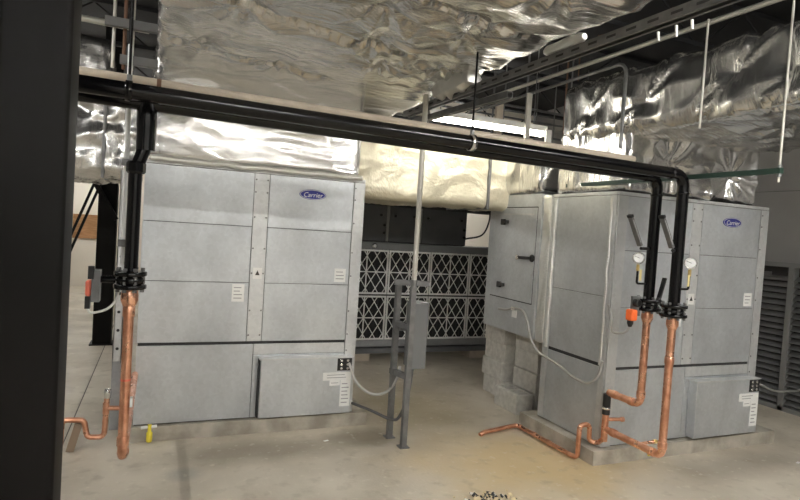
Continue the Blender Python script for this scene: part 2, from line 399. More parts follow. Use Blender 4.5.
def unit(x0, y0, name_label, side):
    """packaged air handler 1.73 wide, 2.01 high standing on a pad; x0 = left edge, y0 = front plane"""
    zb, zt = .12, 2.13; W = 1.73; D = .80
    u = thing('air_handling_unit', (x0+W/2, y0+D/2, zb), name_label, 'air handler')
    MB().box(x0+.008, x0+W-.008, y0+.010, y0+D, zb, zt-.004).build('cabinet_body', 'gap', u)
    t = .012; g = .004
    def pan(xa, xb, za, zc, m='galv', nm='panel', dy=0.):
        return MB().box(x0+xa+g/2, x0+xb-g/2, y0+dy, y0+.012, za+g/2, zc-g/2, .002).build(nm, m, u)
    xl = .10 if side else .0
    cols = [(xl, .80), (.92, 1.63)]
    for (a, b) in cols:
        pan(a, b, 1.672, zt-.03); pan(a, b, 1.222, 1.672); pan(a, b, .748, 1.222)
    pan(0, W, zt-.03, zt, 'galv_post', 'top_rail', -.004)
    pan(.80, .92, .748, zt-.03, 'galv_post', 'post'); pan(1.63, W, zb, zt-.03, 'galv_post', 'post', -.006)
    if side: pan(0, .10, zb, zt-.03, 'galv_post', 'post', -.006)
    pan(xl, .86, zb+.005, .728); pan(.86, 1.63, .64, .728, 'galv_post', 'panel'); pan(.86, 1.63, zb+.005, .64, 'galv')
    # protruding control box, bottom right
    cb = MB().box(x0+.915, x0+1.685, y0-.085, y0-.001, zb+.02, .615, .006).build('control_box', 'galv', u)
    MB().box(x0+.905, x0+1.69, y0-.090, y0-.001, .612, .622).build('box_lip', 'galv_post', cb)
    MB().box(x0+1.55, x0+1.676, y0-.0885, y0-.0845, .505, .610).build('port_plate', 'black_plastic', cb)
    for k in range(3):
        for q in range(2):
            MB().lathe((x0+1.585+q*.055, y0-.088, .525+k*.033), (0, -1, 0), [(0, .012), (.006, .012), (.007, .007)], 12).build('port', 'chrome', cb)
    sticker(cb, x0+1.43, x0+1.675, .425, .492, y0-.085, 2); sticker(cb, x0+1.585, x0+1.675, .20, .424, y0-.085, 6)
    sticker(cb, x0+1.49, x0+1.58, .38, .424, y0-.085, 1)
    badge(u, x0+1.275, y0, 1.965)
    sticker(u, x0+1.50, x0+1.60, 1.245, 1.36, y0, 3, 'warning_sticker')
    sticker(u, x0+.67, x0+.765, 1.07, 1.21, y0, 4, 'warning_sticker')
    ws = MB().box(x0+.825, x0+.895, y0-.0015, y0, 1.255, 1.345).build('warning_sticker', 'paper', u)
    MB().add([(x0+.842, y0-.0022, 1.285), (x0+.878, y0-.0022, 1.285), (x0+.860, y0-.0022, 1.325)], [(0, 1, 2)]).build('printed_triangle', 'gap', ws)
    sc = MB()
    for zz in (.80, 1.0, 1.3, 1.5, 1.75, 1.95, 2.05):
        for xx in (.815, .905, 1.645): screw(sc, x0+xx, y0-.001 if xx < 1.6 else y0-.006, zz)
    for zz in (.2, .45, .66): screw(sc, x0+1.645, y0-.006, zz)
    so = sc.build('screws', 'strut', u); so['kind'] = 'stuff'
    if not side: MB().box(x0+.903, x0+.914, y0-.06, y0-.001, zb+.02, .61).build('gasket', 'gap', cb)
    if side:
        def sp(ya, yb, za, zc, m='galv', nm='side_panel', dx=0.):
            MB().box(x0+dx, x0+.012, ya+.002, yb-.002, za+.002, zc-.002, .002).build(nm, m, u)
        sp(y0+.012, y0+.075, zb, zt-.03, 'galv_post', 'post', -.004); sp(y0+.075, y0+.72, .77, 1.30, 'galv'); sp(y0+.075, y0+.72, 1.30, zt-.03)
        sp(y0+.075, y0+.72, zb, .745); sp(y0+.72, y0+D, zb, zt-.03, 'galv_post', 'post', -.004)
        sp(y0+.012, y0+D, zt-.03, zt, 'galv_post', 'top_rail', -.004)
        # caulk bead down the corner and foil tape down the joint with the access box
        for (yy, xx, r, seed) in ((y0+.06, x0-.004, .011, 1.), (y0+.745, x0-.006, .016, 5.)):
            pts = [(xx+.004*noise.noise(V((seed, 0, z*9))), yy+.012*noise.noise(V((0, seed, z*7))), z) for z in [.76+k*.03 for k in range(45)]]
            MB().tube(pts, r, 8).build('caulk_bead', 'foil_tape', u)
    return u
LX, LY = -.125, 4.65
RX, RY = 3.245, 3.42
uL = unit(LX, LY, 'gray galvanized air handling unit beside the far black pipe riser, with its front only showing', False)
uR = unit(RX, RY, 'galvanized air handling unit with two copper risers and an access box at its side', True)
def pad(x0, x1, y0, y1, h, label, seed):
    bm = foil_box(x0, x1, y0, y1, -.004, h, .05, .006, .006, (2, 2, 2), seed)
    for p in bm.v: p.z = max(p.z, 0) if p.z < .05 else min(p.z, .116)
    bm.sm = [False]*len(bm.f)
    o = weld(bm.build('concrete_pad', 'concrete', base=True)); tag(o, label, 'pad'); return o
pad(-.18, 1.74, 4.625, 5.62, .112, 'low rough concrete pad under the unit with the single copper riser', 3.)
pad(3.15, 5.24, 3.375, 4.36, .112, 'low rough concrete pad under the unit with two copper risers', 8.)
# ------------------------------------------------------------------ ducts in foil wrap
pins = [(.35, 3.1, 2.83, 9), (1.35, 3.72, 2.83, 11), (1.0, 2.75, 2.83, 8), (1.55, 2.9, 2.83, 9), (.75, 4.15, 2.83, 8), (1.75, 3.6, 2.83, 8), (1.6, 2.1, 2.83, 9), (.2, 3.9, 2.83, 7), (1.1, 2.1, 2.83, 10), (1.15, 3.25, 2.83, 9)]
ca, cb_ = at(215, 12, Z=2.76), at(405, 68, Z=2.76); cc_, cd_ = at(155, 10, Z=2.76), at(330, 90, Z=2.76)
cr = [(ca.x, ca.y, cb_.x, cb_.y, .028, .045), (cc_.x, cc_.y+.7, cd_.x, cd_.y, .018, .03), (1.0, 2.55, 1.95, 2.75, .02, .03), (.2, 2.7, 1.2, 2.85, .016, .02)]
big = thing('foil_duct', (1.0, 2.5, 2.75), 'huge foil wrapped duct hung overhead above the unit with the single copper riser', 'duct')
weld(foil_box(-.06, 2.04, 1.42, 5.65, 2.83, 3.45, .018, .06, .020, (.35, 3.0, 3.0), 2.3, pins, cr).build('duct_wrap', 'foil', big))
weld(foil_box(-.09, 1.545, 4.615, 5.5, 2.132, 3.0, .02, .05, .02, (1.0, 3.5, 3.5), 11.7).build('collar_wrap', 'foil', big))
tp = []
for k in range(40):
    tt = k/39; tp.append((-.09+1.64*tt, 4.60+.012*noise.noise(V((tt*14, 2, 0))), 2.137+.016*noise.noise(V((tt*11, 0, 3)))))
MB().tube(tp, .022, 8).build('tape_edge', 'foil_tape', big)
yd = thing('foil_duct', (2.4, 5.3, 2.0), 'yellowish foil wrapped cross duct between the two units below the strip light', 'duct')
weld(foil_box(1.56, 3.30, 4.92, 5.75, 2.0, 2.56, .028, .06, .02, (3., 4., 4.), 21.).build('duct_wrap', 'foil_yellow', yd))
MB().box(2.965, 2.99, 4.885, 5.76, 1.98, 2.585).build('strap', 'strut', yd)
rd = thing('foil_duct', (4.1, 3.2, 2.1), 'foil wrapped duct dropping onto the unit with two copper risers', 'duct')
pr = [(3.3, 3.3, 2.8, 9), (3.3, 2.6, 2.85, 7), (4.0, 2.6, 2.62, 8), (3.3, 3.9, 2.8, 6), (3.3, 2.2, 2.8, 7)]
weld(foil_box(3.30, 4.88, .6, 4.28, 2.60, 3.08, .02, .09, .032, (3., 3.4, .8), 31., pr).build('duct_wrap', 'foil', rd))
weld(foil_box(3.335, 4.85, 3.44, 4.27, 2.132, 2.70, .018, .05, .036, (2.4, 2., 1.2), 41., [(3.8, 3.44, 2.4, 8), (4.5, 3.44, 2.35, 7)]).build('collar_wrap', 'foil', rd))
weld(foil_box(3.21, 4.0, 4.36, 5.3, 2.142, 2.52, .02, .05, .03, (3., 4.2, 1.2), 51.).build('box_wrap', 'foil', rd))
lp = []
for k in range(90):
    tt = k/89; lp.append((3.285+.012*noise.noise(V((tt*30, 2, 9))),   .7+3.5*tt, 2.60+.03*noise.noise(V((tt*24, 0, 3)))))

d3 = thing('foil_duct', (-1.0, 5.8, 2.0), 'bright crumpled foil wrapped duct above the distant black column', 'duct')
weld(foil_box(-2.6, -.20, 5.4, 6.3, 2.02, 2.66, .025, .08, .04, (4., 4., 4.), 61., crumple=.9).build('duct_wrap', 'foil', d3))
MB().box(-.475, -.455, 5.36, 6.3, 2.0, 2.68).build('strap', 'strut', d3)
d4 = thing('foil_duct', (-1.4, 5.8, 2.9), 'small foil wrapped duct high above the crumpled one', 'duct')
weld(foil_box(-2.6, -.47, 5.45, 6.1, 2.84, 3.16, .035, .06, .03, (4., 4., 4.), 71.).build('duct_wrap', 'foil', d4))
# ------------------------------------------------------------------ columns
def rounded_post(x0, x1, y0, y1, z0, z1, r=.02):
    mb = MB(); ring = []
    for cx, cy, a0 in ((x1-r, y1-r, 0), (x0+r, y1-r, 90), (x0+r, y0+r, 180), (x1-r, y0+r, 270)):
        for k in range(6): a = math.radians(a0+k*18); ring.append((cx+r*math.cos(a), cy+r*math.sin(a)))
    n = len(ring); vs = [(x, y, z) for z in (z0, z1) for x, y in ring]
    mb.add(vs, [(i, (i+1) % n, n+(i+1) % n, n+i) for i in range(n)], True); mb.add(vs[n:], [tuple(range(n))]); return mb
c1 = thing('steel_column', (-.394, 2.25, 0), 'massive black steel column with rounded corners standing in front of the overhead pipes', 'column')
rounded_post(-.498, -.290, 2.15, 2.36, .02, 4.1).build('shaft', 'black_matt', c1)
MB().box(-.56, -.23, 2.09, 2.42, 0, .02).build('base_plate', 'black_matt', c1)
c2 = thing('steel_column', (-.62, 8.27, 0), 'distant black steel column with diagonal braces behind the crumpled foil duct', 'column')
rounded_post(-.74, -.52, 8.16, 8.38, .015, 4.1).build('shaft', 'black_matt', c2)
MB().box(-.77, -.49, 8.13, 8.41, 0, .015).build('base_plate', 'black_matt', c2)
MB().bar((-.86, 8.10, 2.22), (-.52, 8.10, 1.62), .09, .06).build('brace', 'black_matt', c2)
for dx in (0, .07): MB().bar((-.78+dx, 8.06, 2.06), (-1.15+dx, 8.06, 1.0), .03).build('brace', 'black_matt', c2)
o = MB().box(-1.80, -1.31, 14.56, 14.598, 1.08, 1.62).build('plywood_board', 'ply'); tag(o, 'brown plywood board fixed on the far cream wall', 'board')
# ------------------------------------------------------------------ black mains, risers and copper
ZL, ZR = 2.262, 2.213
def mz(x): return ZL + (ZR-ZL)*(x+.4)/3.6
NY, FY, PR = 2.83, 3.05, .038
def flange(parent, x, y, z, r=.078, th=.022, up=True):
    f = MB().lathe((x, y, z), (0, 0, 1), [(0, r-.004), (.003, r), (th-.003, r), (th, r-.004)], 24).build('flange', 'black', parent)
    for k in range(8):
        a = 2*math.pi*(k+.5)/8; px, py = x+(r-.016)*math.cos(a), y+(r-.016)*math.sin(a)
        MB().lathe((px, py, z-.014), (0, 0, 1), [(0, .010), (.012, .010), (.012, .006), (th+.018, .006), (th+.018, .010), (th+.03, .010)], 6, False).build('bolt', 'strut', f)
    return f
def valve_body(parent, x, y, z):
    return MB().lathe((x, y, z), (0, 0, 1), [(0, .055), (.006, .066), (.034, .066), (.04, .055)], 24).build('valve_body', 'black', parent)
def gauge(parent, x, y, z, sx, tagm):
    """siphon leg out of the pipe, elbow up, dial on top"""
    xr = x + sx*PR
    g = MB().tube([(xr, y, z), (xr+sx*.085, y, z), (xr+sx*.085, y, z+.12)], .008, 8, .015).build('gauge_leg', 'black', parent)
    bx = xr+sx*.085
    MB().cyl((bx, y, z+.09), (bx, y, z+.135), .012, 6).build('gauge_cock', 'brass', g)
    d = V((-.72, -.69, .05)).normalized(); c0 = V((bx, y, z+.18))
    MB().lathe(c0-d*.015, d, [(0, .036), (.004, .042), (.028, .042), (.032, .039)], 24).build('gauge_case', 'chrome', g)
    MB().lathe(c0+d*.0175, d, [(0, .031), (.0012, .031)], 24).build('gauge_dial', 'paper', g)
    u = d.cross(V((0, 0, 1))).normalized()
    MB().bar(c0+d*.0195-u*.008, c0+d*.0195+u*.026+V((0, 0, .012)), .003, .0015, d).build('gauge_needle', 'gap', g)
    MB().obox((bx-sx*.018, y-.012, z+.06), (1, .2, 0), (-.2, 1, 0), (0, 0, 1), .012, .0012, .04).build('paper_tag', 'tag', g)
def paddle(parent, x, y, z, px, pz):
    """lever thermometer: short stub out of the pipe, long thin plate rising away from it"""
    s_ = MB().tube([(x-PR, y, z), (px, y-.03, z)], .011, 8).build('thermometer_stem', 'black_plastic', parent)
    a = V((px, y-.03, z)); b = V((px-.115, y-.03, z+.21))
    d = (b-a).normalized()
    MB().bar(a+d*.02, b, .018, .036, (0, -1, 0)).build('thermometer_case', 'strut', s_)
    MB().bar(b-d*.001, b+d*.018, .022, .042, (0, -1, 0)).build('case_tip', 'black_plastic', s_)
    MB().bar(a+d*.045+V((0, -.0095, 0)), b-d*.02+V((0, -.0095, 0)), .002, .018, (0, -1, 0)).build('glass_scale', 'paper', s_)
def copper(parent, pts, r=.0265, fit=True):
    p = MB().tube(pts, r, 16, .05, 8).build('copper_pipe', 'copper', parent)
    return p
def coupling(parent, p, ax, r=.031, l=.05): 
    a = V(ax).normalized(); MB().lathe(V(p)-a*l/2, a, [(0, r-.002), (.004, r), (l-.004, r), (l, r-.002)], 16).build('copper_coupling', 'copper', parent)
# near main with its drop in front of the right unit
XR = 3.24
nm = thing('pipe_run', (1.5, NY, .26), 'glossy black pipe run dropping in copper to the lower connection of the unit at right', 'pipe')
nm['label'] = 'glossy black overhead pipe whose copper drop reaches the lowest connection of the galvanized unit'
MB().tube([(-2.6, NY, mz(-2.6)), (XR, NY, ZR), (XR, NY, 1.335)], PR, 20, .085, 10).build('steel_pipe', 'black', nm)
for (p, ax) in (((XR-.125, NY, ZR), (1, 0, 0)), ((XR, NY, ZR-.125), (0, 0, 1))):
    a = V(ax); MB().lathe(V(p)-a*.008, a, [(0, PR+.001), (.004, PR+.004), (.012, PR+.004), (.016, PR+.001)], 20).build('weld_bead', 'black', nm)
flange(nm, XR, NY, 1.312, .088); valve_body(nm, XR, NY, 1.271); flange(nm, XR, NY, 1.249, .088)
MB().lathe((XR, NY, 1.249), (0, 0, -1), [(0, .034), (.03, .040), (.055, .040), (.085, .029)], 20).build('copper_adapter', 'copper', nm)
copper(nm, [(XR, NY, 1.17), (XR, NY, .285), (XR, 3.345, .285)])
coupling(nm, (XR, NY, .36), (0, 0, 1)); coupling(nm, (XR, NY+.08, .285), (0, 1, 0)); coupling(nm, (XR, 3.28, .285), (0, 1, 0)); coupling(nm, (XR, NY, .95), (0, 0, 1))
gauge(nm, XR, NY, 1.44, 1, 'tag'); 
paddle(nm, XR, NY, 1.70, 3.155, 1.7)
sb = MB().tube([(XR+.02, 3.05, .285), (XR+.10, 3.03, .30), (XR+.135, 3.03, .30)], .012, 10).build('drain_valve', 'copper', nm)
MB().cyl((XR+.135, 3.03, .30), (XR+.165, 3.03, .30), .016, 8).build('drain_cap', 'brass', sb)
MB().cyl((XR+.07, 3.0, .25), (XR+.07, 3.0, .215), .010, 8).build('yellow_plug', 'yellow', sb)
# far main with its drop and the left riser
fm = thing('pipe_run', (1.5, FY, .55), 'black overhead pipe behind the other one, feeding a copper drop to the upper connection', 'pipe')
XF = 3.24
MB().tube([(-2.6, FY, mz(-2.6)-.004), (XF, FY, ZR-.004), (XF, FY, 1.335)], PR, 20, .085, 10).build('steel_pipe', 'black', fm)
for (p, ax) in (((XF-.125, FY, ZR-.004), (1, 0, 0)), ((XF, FY, ZR-.13), (0, 0, 1))):
    a = V(ax); MB().lathe(V(p)-a*.008, a, [(0, PR+.001), (.004, PR+.004), (.012, PR+.004), (.016, PR+.001)], 20).build('weld_bead', 'black', fm)
flange(fm, XF, FY, 1.322, .088); valve_body(fm, XF, FY, 1.281); flange(fm, XF, FY, 1.259, .088)
MB().lathe((XF, FY, 1.259), (0, 0, -1), [(0, .034), (.03, .040), (.055, .040), (.085, .029)], 20).build('copper_adapter', 'copper', fm)
copper(fm, [(XF, FY, 1.18), (XF, FY, .575), (XF, 3.36, .575)])
coupling(fm, (XF, FY, .65), (0, 0, 1)); coupling(fm, (XF, FY+.08, .575), (0, 1, 0)); coupling(fm, (XF, 3.30, .575), (0, 1, 0))
gauge(fm, XF, FY, 1.45, -1, 'tag'); paddle(fm, XF, FY, 1.70, 3.10, 1.7)
MB().bar((XF+.03, FY-.06, 1.34), (XF+.075, FY-.06, 1.50), .014, .03, (0, 1, 0)).build('valve_lever', 'black_plastic', fm)
# right valve actuator
av = thing('valve_actuator', (3.06, 3.0, 1.2), 'bright orange valve actuator with gray bracket beside the two copper drops', 'actuator')
MB().box(3.042, 3.102, 3.00, 3.06, 1.19, 1.27, .012).build('motor_cover', 'orange', av)
MB().lathe((3.07, 3.035, 1.19), (0, 0, -1), [(0, .022), (.02, .022), (.045, .012)], 12).build('cable_gland', 'black_plastic', av)
MB().box(3.085, 3.165, 3.045, 3.060, 1.22, 1.36).build('bracket', 'strut', av)
MB().lathe((3.11, 3.04, 1.315), (0, -1, 0), [(0, .028), (.03, .028), (.035, .02)], 16).build('hub', 'black_plastic', av)
MB().cyl((3.11, 3.05, 1.315), (3.18, 3.05, 1.30), .013, 10).build('shaft', 'black_plastic', av)
p0 = V((3.07, 3.035, 1.15))
o = MB().tube(spline([p0, p0+V((-.01, .03, -.05)), p0+V((.0, .16, -.07)), p0+V((.12, .30, .0)), V((3.235, 3.43, 1.24))]), .008, 8).build('control_cable', 'flex'); tag(o, 'short pale cable looping from the orange actuator to the unit corner', 'cable')
# left riser hanging from the far main
lr = thing('pipe_riser', (-.11, FY, .5), 'single black riser with flanged valve and straight copper pipe beside the black column', 'pipe')
xa, xb = -.083, -.122
MB().lathe((xa, FY, 2.245), (0, 0, -1), [(0, .046), (.10, .046), (.12, .044), (.22, .043)], 20).build('tee_outlet', 'black', lr)
MB().tube([(xa, FY, 2.05), (xb, FY, 1.93), (xb, FY, 1.43)], .031, 18, .05).build('steel_pipe', 'black', lr)
MB().lathe((xb+.002, FY, 1.97), (0, 0, -1), [(0, .036), (.01, .044), (.05, .044), (.06, .036)], 8, False).build('union', 'black', lr)
flange(lr, xb, FY, 1.415, .074); valve_body(lr, xb, FY, 1.374); flange(lr, xb, FY, 1.352, .074)
MB().lathe((xb, FY, 1.352), (0, 0, -1), [(0, .034), (.03, .040), (.055, .040), (.085, .029)], 20).build('copper_adapter', 'copper', lr)
copper(lr, [(xb, FY, 1.28), (xb, FY, .515), (xb-.004, 4.64, .515)], .0235)
coupling(lr, (xb, FY, .60), (0, 0, 1), .028); coupling(lr, (xb, FY, 1.24), (0, 0, 1), .028); coupling(lr, (xb, FY+.09, .515), (0, 1, 0), .028)
MB().lathe((xb, FY, .90), (0, 0, 1), [(0, .0238), (.006, .0242), (.010, .0238)], 16).build('red_band', 'redcap', lr)
MB().box(xb+.024, xb+.036, FY-.03, FY+.0, .775, .82).build('paper_tag', 'paper', lr)
MB().tube([(xb-.06, FY, 1.395), (xb-.15, FY, 1.395)], .017, 12).build('valve_shaft', 'black', lr)
la = thing('valve_actuator', (-.27, FY, 1.28), 'small red and gray valve actuator beside the single black riser', 'actuator')
MB().box(-.285, -.25, FY-.04, FY+.04, 1.29, 1.44).build('bracket', 'strut', la)
MB().box(-.312, -.286, FY-.03, FY+.03, 1.315, 1.39, .010).build('motor_cover', 'redcap', la)
MB().box(-.312, -.29, FY-.02, FY+.02, 1.255, 1.313).build('terminal_block', 'black_plastic', la)
MB().box(-.30, -.275, FY-.055, FY-.03, 1.40, 1.46).build('hub', 'black_plastic', la)
o = MB().tube(spline([(-.301, FY-.01, 1.255), (-.28, FY-.01, 1.235), (-.21, FY-.02, 1.26), (-.175, FY+.01, 1.32), (-.17, FY+.05, 1.45)]), .006, 8).build('control_cable', 'white'); tag(o, 'thin white cable looping under the red and gray actuator', 'cable')
wc = thing('conduit', (-.172, 3.17, 1.5), 'slim white conduit running down beside the single black riser', 'conduit')
MB().tube([(-.175, 3.17, 2.55), (-.165, 3.17, 1.46)], .012, 10).build('tube', 'white', wc)
MB().box(-.19, -.14, 3.13, 3.165, 1.95, 1.985).build('clip', 'strut', wc); MB().box(-.19, -.14, 3.13, 3.165, 1.55, 1.585).build('clip', 'strut', wc)
o = MB(); 
o.box(-.30, -.235, 4.93, 4.94, .55, 2.05); o.box(-.30, -.292, 4.93, 4.97, .55, 2.05); o.box(-.243, -.235, 4.93, 4.97, .55, 2.05)
ss = thing('strut_channel', (-.27, 4.95, .55), 'pale slotted steel strut standing behind the single riser at the unit edge', 'strut')
o.build('channel', 'galv_post', ss)
for k in range(10): MB().lathe((-.268, 4.9285, .65+k*.145), (0, -1, 0), [(0, .012), (.0008, .012)], 12).build('hole', 'gap', ss)
MB().box(-.30, -.18, 4.94, 4.97, .0, .56).build('foot', 'galv_dark', ss)
# cream jacketed pipe above the mains and the hanger clamp
cp = thing('pipe_run', (1.2, 3.27, 2.38), 'thin cream pipe running just above the two black overhead pipes', 'pipe')
def cz(x): return 2.407 - .024*(x+.4)/1.7
MB().tube([(-2.6, 3.27, cz(-2.6)), (3.22, 3.27, cz(3.22))], .022, 12).build('jacket', 'cream_pipe', cp)
MB().lathe((-.05, 3.27, cz(-.05)), (1, 0, 0), [(0, .0225), (.002, .024), (.02, .024), (.022, .0225)], 12).build('joint_band', 'rust', cp)
def clevis(x, y, z, ztop, label, m='chrome'):
    t = thing('pipe_hanger', (x, y, z), label, 'hanger')
    b = MB(); r = PR+.004; n = 20
    for s_ in (-.014, .014): pass
    vs = []; 
    for k in range(n+1):
        a = 2*math.pi*k/n
        for rr in (r, r+.004):
            for sx in (-.014, .014): vs.append((x+sx, y+rr*math.cos(a), z+rr*math.sin(a)))
    fs = []
    for k in range(n):
        i, j = 4*k, 4*(k+1); fs += [(i, i+1, j+1, j), (i+2, j+2, j+3, i+3), (i, j, j+2, i+2), (i+1, i+3, j+3, j+1)]
    b.add(vs, fs, True).build('clamp_ring', m, t)
    MB().cyl((x, y, z+r+.004), (x, y, ztop), .006, 8).build('threaded_rod', 'black_matt', t)
    MB().cyl((x, y, z+r+.004), (x, y, z+r+.028), .012, 6).build('nut', 'strut', t); return t
clevis(1.59, NY, mz(1.59), 2.74, 'bright clamp hanger holding the black pipe under the foil duct near the strip light')
t = clevis(-.155, NY, mz(-.155), 4.1, 'black rod hanger holding the black pipe next to the single riser', 'black')
# copper header and condensate trap at the right unit corner
hd = thing('copper_header', (3.245, 3.37, .16), 'copper fittings with a short dark hose at the corner of the double riser unit', 'fitting')
MB().tube([(3.24, 3.375, .19), (3.24, 3.375, .47)], .026, 14).build('copper_pipe', 'copper', hd)
MB().tube([(3.24, 3.375, .40), (3.24, 3.375, .56)], .030, 14).build('hose', 'black_plastic', hd)
MB().lathe((3.24, 3.375, .44), (0, 0, 1), [(0, .031), (.002, .033), (.018, .033), (.02, .031)], 14).build('hose_clamp', 'chrome', hd)
MB().tube([(3.24, 3.375, .36), (3.31, 3.33, .37), (3.345, 3.32, .37)], .014, 10).build('bleed_stub', 'copper', hd)
MB().lathe((3.345, 3.32, .37), (1, -.2, 0), [(0, .020), (.02, .020), (.024, .014)], 8, False).build('stub_cap', 'copper', hd)
tr = thing('condensate_trap', (3.15, 3.3, .03), 'copper drain pipe lying on the floor with a trap by the double riser unit', 'drain pipe')
pr_ = .019
pts = [at(480, 435, Z=.012), at(484, 432, Z=.03), at(517, 425, Z=.03), at(571, 455, Z=.03)]
e_ = pts[-1]
up1 = at(577, 432, X=e_.x+.02); 
pts2 = [pts[0], pts[1], pts[2], e_, V((e_.x+.02, e_.y-.05, .03)), V((e_.x+.02, e_.y-.05, .285)), V((e_.x+.11, e_.y-.06, .29)), V((e_.x+.115, e_.y-.06, .155)), V((3.24, e_.y-.10, .15)), V((3.24, 3.375, .21))]
MB().tube(pts2, pr_, 12, .035, 6).build('copper_pipe', 'copper', tr)
for k in (1.0,):
    a, b = pts[2], e_; d = (b-a).normalized()
    for q in (.06, .35, .62): MB().lathe(a+d*q*(b-a).length-d*.02, d, [(0, .021), (.003, .0225), (.037, .0225), (.04, .021)], 12).build('copper_coupling', 'copper', tr)
# left condensate trap
tl = thing('condensate_trap', (-.42, 4.55, .02), 'copper drain trap with an open standpipe at the corner of the single riser unit', 'drain pipe')
TY = 4.54
P = lambda x, y: at(x, y, Y=TY)
MB().tube([at(60, 445, Y=TY)+V((-.0, 0, 0)), P(62, 420), P(84, 420), P(87, 437), P(104, 437), P(107, 398)], .019, 12, .035, 6).build('copper_pipe', 'copper', tl)
MB().tube([P(106, 408), P(126, 408)], .017, 12).build('tee_branch', 'copper', tl)
q = P(107.3, 398); MB().lathe(q, (0, 0, 1), [(0, .021), (.03, .024), (.06, .024), (.065, .018)], 12).build('brass_cap', 'chrome', tl)
q = P(106, 408); MB().lathe(q-V((0, 0, .04)), (0, 0, 1), [(0, .0225), (.08, .0225)], 12).build('tee', 'copper', tl)
q = P(75, 432); MB().bar((q.x-.03, q.y+.03, .0), (q.x+.02, q.y+.03, .2), .05, .06).build('support_block', 'timber', tl)
yp = thing('drain_plug', (.0, 4.56, .0), 'bright yellow plastic plug under the front edge of the single riser unit', 'plug')
q = at(149, 440, Y=4.57); q.z = 0
MB().lathe((q.x, 4.57, 0.02), (0, 0, 1), [(0, .018), (.012, .022), (.07, .022), (.075, .014), (.105, .014)], 12).build('plug', 'yellow', yp)
MB().cyl((q.x-.06, 4.575, .128), (q.x+.05, 4.575, .135), .012, 10).build('stub', 'white', yp)
MB().cyl((q.x-.0, 4.572, .125), (q.x+.0, 4.572, .150), .015, 10).build('tee', 'yellow', yp)
# ------------------------------------------------------------------ access box on block stacks
ab = thing('access_box', (3.6, 4.78, .785), 'gray sheet metal access box with black latches, raised on concrete blocks', 'access box')
bx0, by0, by1, bz0, bz1 = 3.222, 4.345, 5.22, .785, 2.14
MB().box(bx0+.01, 4.0, by0, by1, bz0, bz1-.002, .004).build('box_body', 'galv', ab)
fr = MB(); fr.box(bx0, bx0+.012, by0, by0+.05, bz0, bz1); fr.box(bx0, bx0+.012, by1-.09, by1, bz0, bz1)
fr.box(bx0, bx0+.012, by0+.05, by1-.09, bz1-.12, bz1); fr.box(bx0, bx0+.012, by0+.05, by1-.09, bz0, 1.10); fr.build('door_frame', 'galv', ab)
MB().box(bx0+.002, bx0+.0095, by0+.05, by1-.09, 1.10, bz1-.12).build('gasket', 'gap', ab)
dr = MB().box(bx0-.006, bx0+.011, by0+.060, by1-.100, 1.110, bz1-.130, .003).build('door', 'galv', ab)
MB().box(bx0-.011, bx0-.005, by0+.10, by1-.12, bz1-.20, bz1-.185).build('door_ridge', 'galv_post', dr)
for zz in (1.87, 1.235):
    h = MB().box(bx0-.03, bx0-.005, 4.91, 4.975, zz-.03, zz+.03, .006).build('latch', 'black_plastic', dr)
    MB().box(bx0-.038, bx0-.006, 4.86, 4.91, zz-.012, zz+.018).build('latch_tab', 'black_plastic', h)
hn = MB().lathe((bx0-.006, 4.425, 1.535), (-1, 0, 0), [(0, .035), (.012, .035), (.016, .026)], 16).build('handle', 'black_plastic', dr)
MB().bar((bx0-.028, 4.425, 1.535), (bx0-.028, 4.64, 1.53), .016, .028).build('handle_lever', 'black_plastic', hn)
MB().lathe((bx0-.02, 4.64, 1.53), (-1, 0, 0), [(0, .026), (.016, .026), (.02, .018)], 14).build('handle_knob', 'chrome', hn)
MB().box(bx0-.004, bx0+.002, 4.62, 4.70, .94, 1.02).build('paper_tag', 'paper', ab)
MB().box(bx0-.03, bx0-.001, 4.62, 4.68, 1.015, 1.045).build('junction_fitting', 'chrome', ab)
